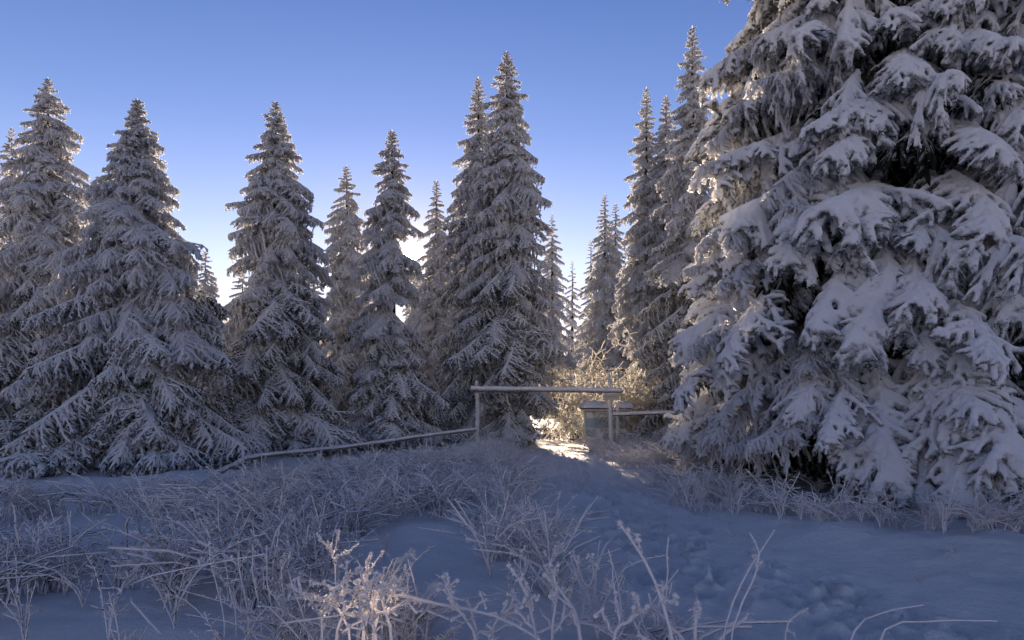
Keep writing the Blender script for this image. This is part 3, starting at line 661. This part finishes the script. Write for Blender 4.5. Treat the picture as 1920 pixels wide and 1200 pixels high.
scatter('rimed_undergrowth', sample(290, left_dens, (-6.0, 1.2), (3.9, 8.0), 1, .9), ['cane', 'thick', 'cane', 'feather_far', 'twiggy_far', 'coarse_far'], 'cane', (.45, .85), 5)
scatter('rimed_thicket', sample(470, ld2, (-9, 1.0), (7.5, 14), 11), ['cane_far', 'feather_far', 'twiggy_far', 'grass_far', 'coarse_far'], 'cane', (.55, .85), 12)
scatter('rimed_grass', sample(620, ld2, (-9, 1.0), (12, 21.5), 2), ['coarse_far', 'cane_far', 'coarse_far', 'grass_far'], 'cane', (.45, .72), 6)
def bank(x, y):
    c, h = path_c(y); e = x - c - h
    if e < .1: return 0
    if math.hypot(x - 7.4, y - 13) < 3.6: return .05
    return 1.0 if e < np.interp(y, [9, 12, 20], [2.0, 2.4, 2.6]) else 0
scatter('rimed_bank_grass', sample(260, bank, (2, 6), (10.5, 22.5), 3), ['coarse_far', 'coarse_far', 'twiggy_far'], 'grass', (.45, .75), 7)
def skirt(x, y):
    d = math.hypot(x - 7.4, y - 13); return 1.0 if 4.3 < d < 5.5 and y < 12 else 0
scatter('rimed_brambles', sample(120, skirt, (2.6, 9.5), (7.2, 12), 4), ['twiggy_far', 'thick', 'grass_far', 'cane'], 'cane', (.4, .8), 8)
scatter('rimed_tufts', sample(20, lambda x, y: 1, (2.3, 3.2), (25.6, 27.0), 9), ['twiggy_far', 'grass_far'], 'dry', (.5, .8), 9)

def open_snow(x, y):
    c, h = path_c(y); return 1 if x > c - h * .2 and math.hypot(x - 7.4, y - 13) > 4.6 else .0
scatter('snowed_in_sprigs', sample(24, open_snow, (1.2, 6.5), (4.6, 11), 21), ['twiggy_far', 'grass_far'], 'grass', (.10, .28), 22)
# single plants near the camera
def fore(label, stems, rad, seed, cat='plant', name='rimed_stalk', nb_=5, bl=.3, knob=.5, spk=300, mt='cane', tl=1.0):
    """stems: polylines of (px, py, distance)"""
    r = np.random.default_rng(seed); b = W3(*stems[0][0]); b[2] = gh(b[0], b[1]); root = empty(name, tuple(b)); tag(root, label, cat)
    for s_ in stems:
        P = curve_pts([W3(*q) for q in s_], 9) - b; P = P + np.cumsum(r.normal(size=P.shape) * .003, 0)
        if s_ is stems[0] or s_[0] == stems[0][0]: P[0][2] = min(P[0][2], -.03)
        br, tw = [], []; H_ = np.linalg.norm(P[-1] - P[0])
        for i in range(nb_):
            u = r.uniform(.3, 1.0); i0 = min(int(u * 8), 7); q0 = P[i0] + (P[i0 + 1] - P[i0]) * (u * 8 - i0); T = P[i0 + 1] - P[i0]; T /= np.linalg.norm(T)
            d2 = T * .6 + r.normal(size=3) * .7 + [0, 0, .25]; d2 /= np.linalg.norm(d2); l2 = bl * H_ * r.uniform(.3, 1) * (1.2 - u)
            w_ = np.linspace(0, 1, 5)[:, None]; Q = q0 + d2 * l2 * w_ + np.cumsum(r.normal(size=(5, 3)) * .06 * l2, 0); br.append(Q)
            for j in range(int(r.integers(0, 3))): d3 = d2 + r.normal(size=3) * .8; d3 /= np.linalg.norm(d3); tw.append(Q[int(r.integers(1, 5))] + d3 * np.linspace(0, 1, 4)[:, None] * l2 * r.uniform(.2, .5))
        g = plant_geo(r, ([P], br, tw), rad * .74, (8, 7, 6), .25, spk, knob)
        link('stem', g.mesh('stem', [M[mt]]), root)
    return root
G = lambda px, Y, off=0: (px, HZ + CAMH * F / Y, Y)
fore('tall knobbly rimed stalk leaning left over the path, nearest the middle of the path', [[G(1290, 3.4), (1262, 1200, 3.4), (1225, 1080, 3.4), (1165, 980, 3.4)]], .014, 1, nb_=7, bl=.16, knob=.9)
fore('slim forked rimed stem leaning right over the path', [[G(1352, 3.6), (1362, 1190, 3.6), (1400, 1085, 3.6), (1458, 998, 3.6)], [G(1352, 3.6), (1375, 1180, 3.55), (1412, 1090, 3.5), (1425, 1040, 3.5), (1410, 1005, 3.5)]], .008, 2, nb_=2, bl=.1, knob=.4)
fore('short thick rimed stub at the bottom edge between the knobbly stalk and the forked stem', [[G(1296, 3.5), (1300, 1190, 3.5), (1303, 1126, 3.5)]], .018, 3, nb_=1, bl=.1)
fore('thin rimed grass arch ending near the right bottom corner', [[G(1590, 3.2), (1650, 1195, 3.2), (1740, 1165, 3.2), (1862, 1163, 3.2)]], .006, 4, nb_=0, knob=0, spk=200)
fore('upper thin rimed grass arch left of the one in the right bottom corner', [[G(1560, 3.4), (1595, 1195, 3.4), (1655, 1148, 3.4), (1735, 1130, 3.4)]], .006, 5, nb_=0, knob=0, spk=200)
fore('small bent rimed sprig at the bottom of the path right of the forked stem', [[G(1460, 3.6), (1472, 1195, 3.6), (1486, 1160, 3.6), (1508, 1145, 3.6)]], .006, 6, nb_=2, bl=.3, knob=.2)
fore('rimed umbel head on a thin stem in the lower left, caught by the sun', [[G(640, 4.4), (632, 1120, 4.4), (628, 1050, 4.35), (618, 1010, 4.3)], [(628, 1045, 4.35), (650, 1035, 4.3), (668, 1020, 4.3)], [(626, 1035, 4.35), (606, 1015, 4.3), (596, 1000, 4.3)], [(626, 1035, 4.35), (632, 1012, 4.3), (636, 1000, 4.3)]], .0085, 7, nb_=4, bl=.2, knob=1)
fore('rimed stem with two curled tips standing right of the umbel head', [[G(668, 4.2), (678, 1130, 4.2), (690, 1080, 4.15), (718, 1035, 4.1)], [(690, 1082, 4.15), (688, 1060, 4.1), (694, 1042, 4.1)]], .010, 8, nb_=5, bl=.25, knob=.8)
fore('tangled rimed bush at the bottom edge left of centre with warm lit tips', [[G(600 + 26 * k, 3.7 - .05 * k), (605 + 26 * k, 1190, 3.7), (595 + 24 * k + rng.uniform(-30, 30), 1140 - 12 * (k % 3), 3.65), (580 + 26 * k + rng.uniform(-40, 40), 1105 - 14 * (k % 4), 3.6)] for k in range(6)], .012, 9, nb_=9, bl=.45, knob=.9, name='rimed_bush', cat='bush')
fore('long low rimed cane sprawling right from the lit tangle along the bottom', [[G(660, 4.2), (700, 1120, 4.2), (820, 1130, 4.1), (930, 1150, 4.0), (1010, 1190, 3.9)]], .013, 10, nb_=9, bl=.16, knob=.5)
fore('thick white rimed bush at the bottom centre with stout crooked canes', [[G(1010, 4.0), (1005, 1190, 4.0), (985, 1110, 4.0), (960, 1062, 3.95)], [G(1040, 4.0), (1035, 1180, 4.0), (1045, 1110, 4.0), (1036, 1060, 4.0)], [G(1080, 4.1), (1085, 1180, 4.1), (1060, 1120, 4.1), (1022, 1080, 4.0)], [G(900, 4.1), (890, 1190, 4.1), (850, 1130, 4.0), (828, 1082, 4.0)], [G(930, 4.1), (925, 1180, 4.1), (960, 1140, 4.0), (1010, 1120, 4.0)]], .014, 11, nb_=9, bl=.35, knob=.7, name='rimed_bush', cat='bush')
fore('stout rimed branch rising from the bottom edge at the left border of the path', [[G(1140, 3.5), (1150, 1195, 3.5), (1180, 1165, 3.5), (1215, 1138, 3.5)], [(1180, 1165, 3.5), (1196, 1140, 3.5), (1190, 1112, 3.5)]], .013, 12, nb_=4, bl=.3, knob=.7)
fore('white rimed bush with curled twigs between the snowy hollow and the path', [[G(1030, 5.2), (1035, 1120, 5.2), (1030, 1050, 5.2), (1052, 1020, 5.2)], [G(1060, 5.2), (1070, 1110, 5.2), (1085, 1060, 5.2), (1070, 1036, 5.2)], [G(1000, 5.3), (995, 1110, 5.3), (975, 1060, 5.3), (985, 1020, 5.3)], [G(1090, 5.1), (1095, 1120, 5.1), (1110, 1080, 5.1), (1105, 1040, 5.1)]], .013, 13, nb_=9, bl=.4, knob=.8, name='rimed_bush', cat='bush')
fore('feathery rimed plant top left of the path above the curled bush', [[G(985, 6.6), (985, 1040, 6.6), (990, 990, 6.6), (1000, 950, 6.6)], [G(1000, 6.6), (1005, 1030, 6.6), (1018, 990, 6.6), (1022, 960, 6.6)]], .009, 14, nb_=16, bl=.3, knob=.6)
fore('long rimed cane slanting up to the right across the lower left thicket', [[G(330, 4.6), (205, 1118, 4.6), (330, 1070, 4.55), (496, 1040, 4.5)][:1] + [(240, 1105, 4.6), (360, 1065, 4.55), (498, 1040, 4.5)]], .010, 15, nb_=5, bl=.12, knob=.3)
fore('group of upright dark rimed canes in the lower left thicket', [[G(420 + 24 * k, 4.6), (418 + 24 * k, 1150, 4.6), (400 + 25 * k, 1080, 4.6), (390 + 28 * k, 1020 + 10 * (k % 3), 4.6)] for k in range(6)], .009, 16, nb_=4, bl=.25, knob=.4, name='rimed_bush', cat='bush')
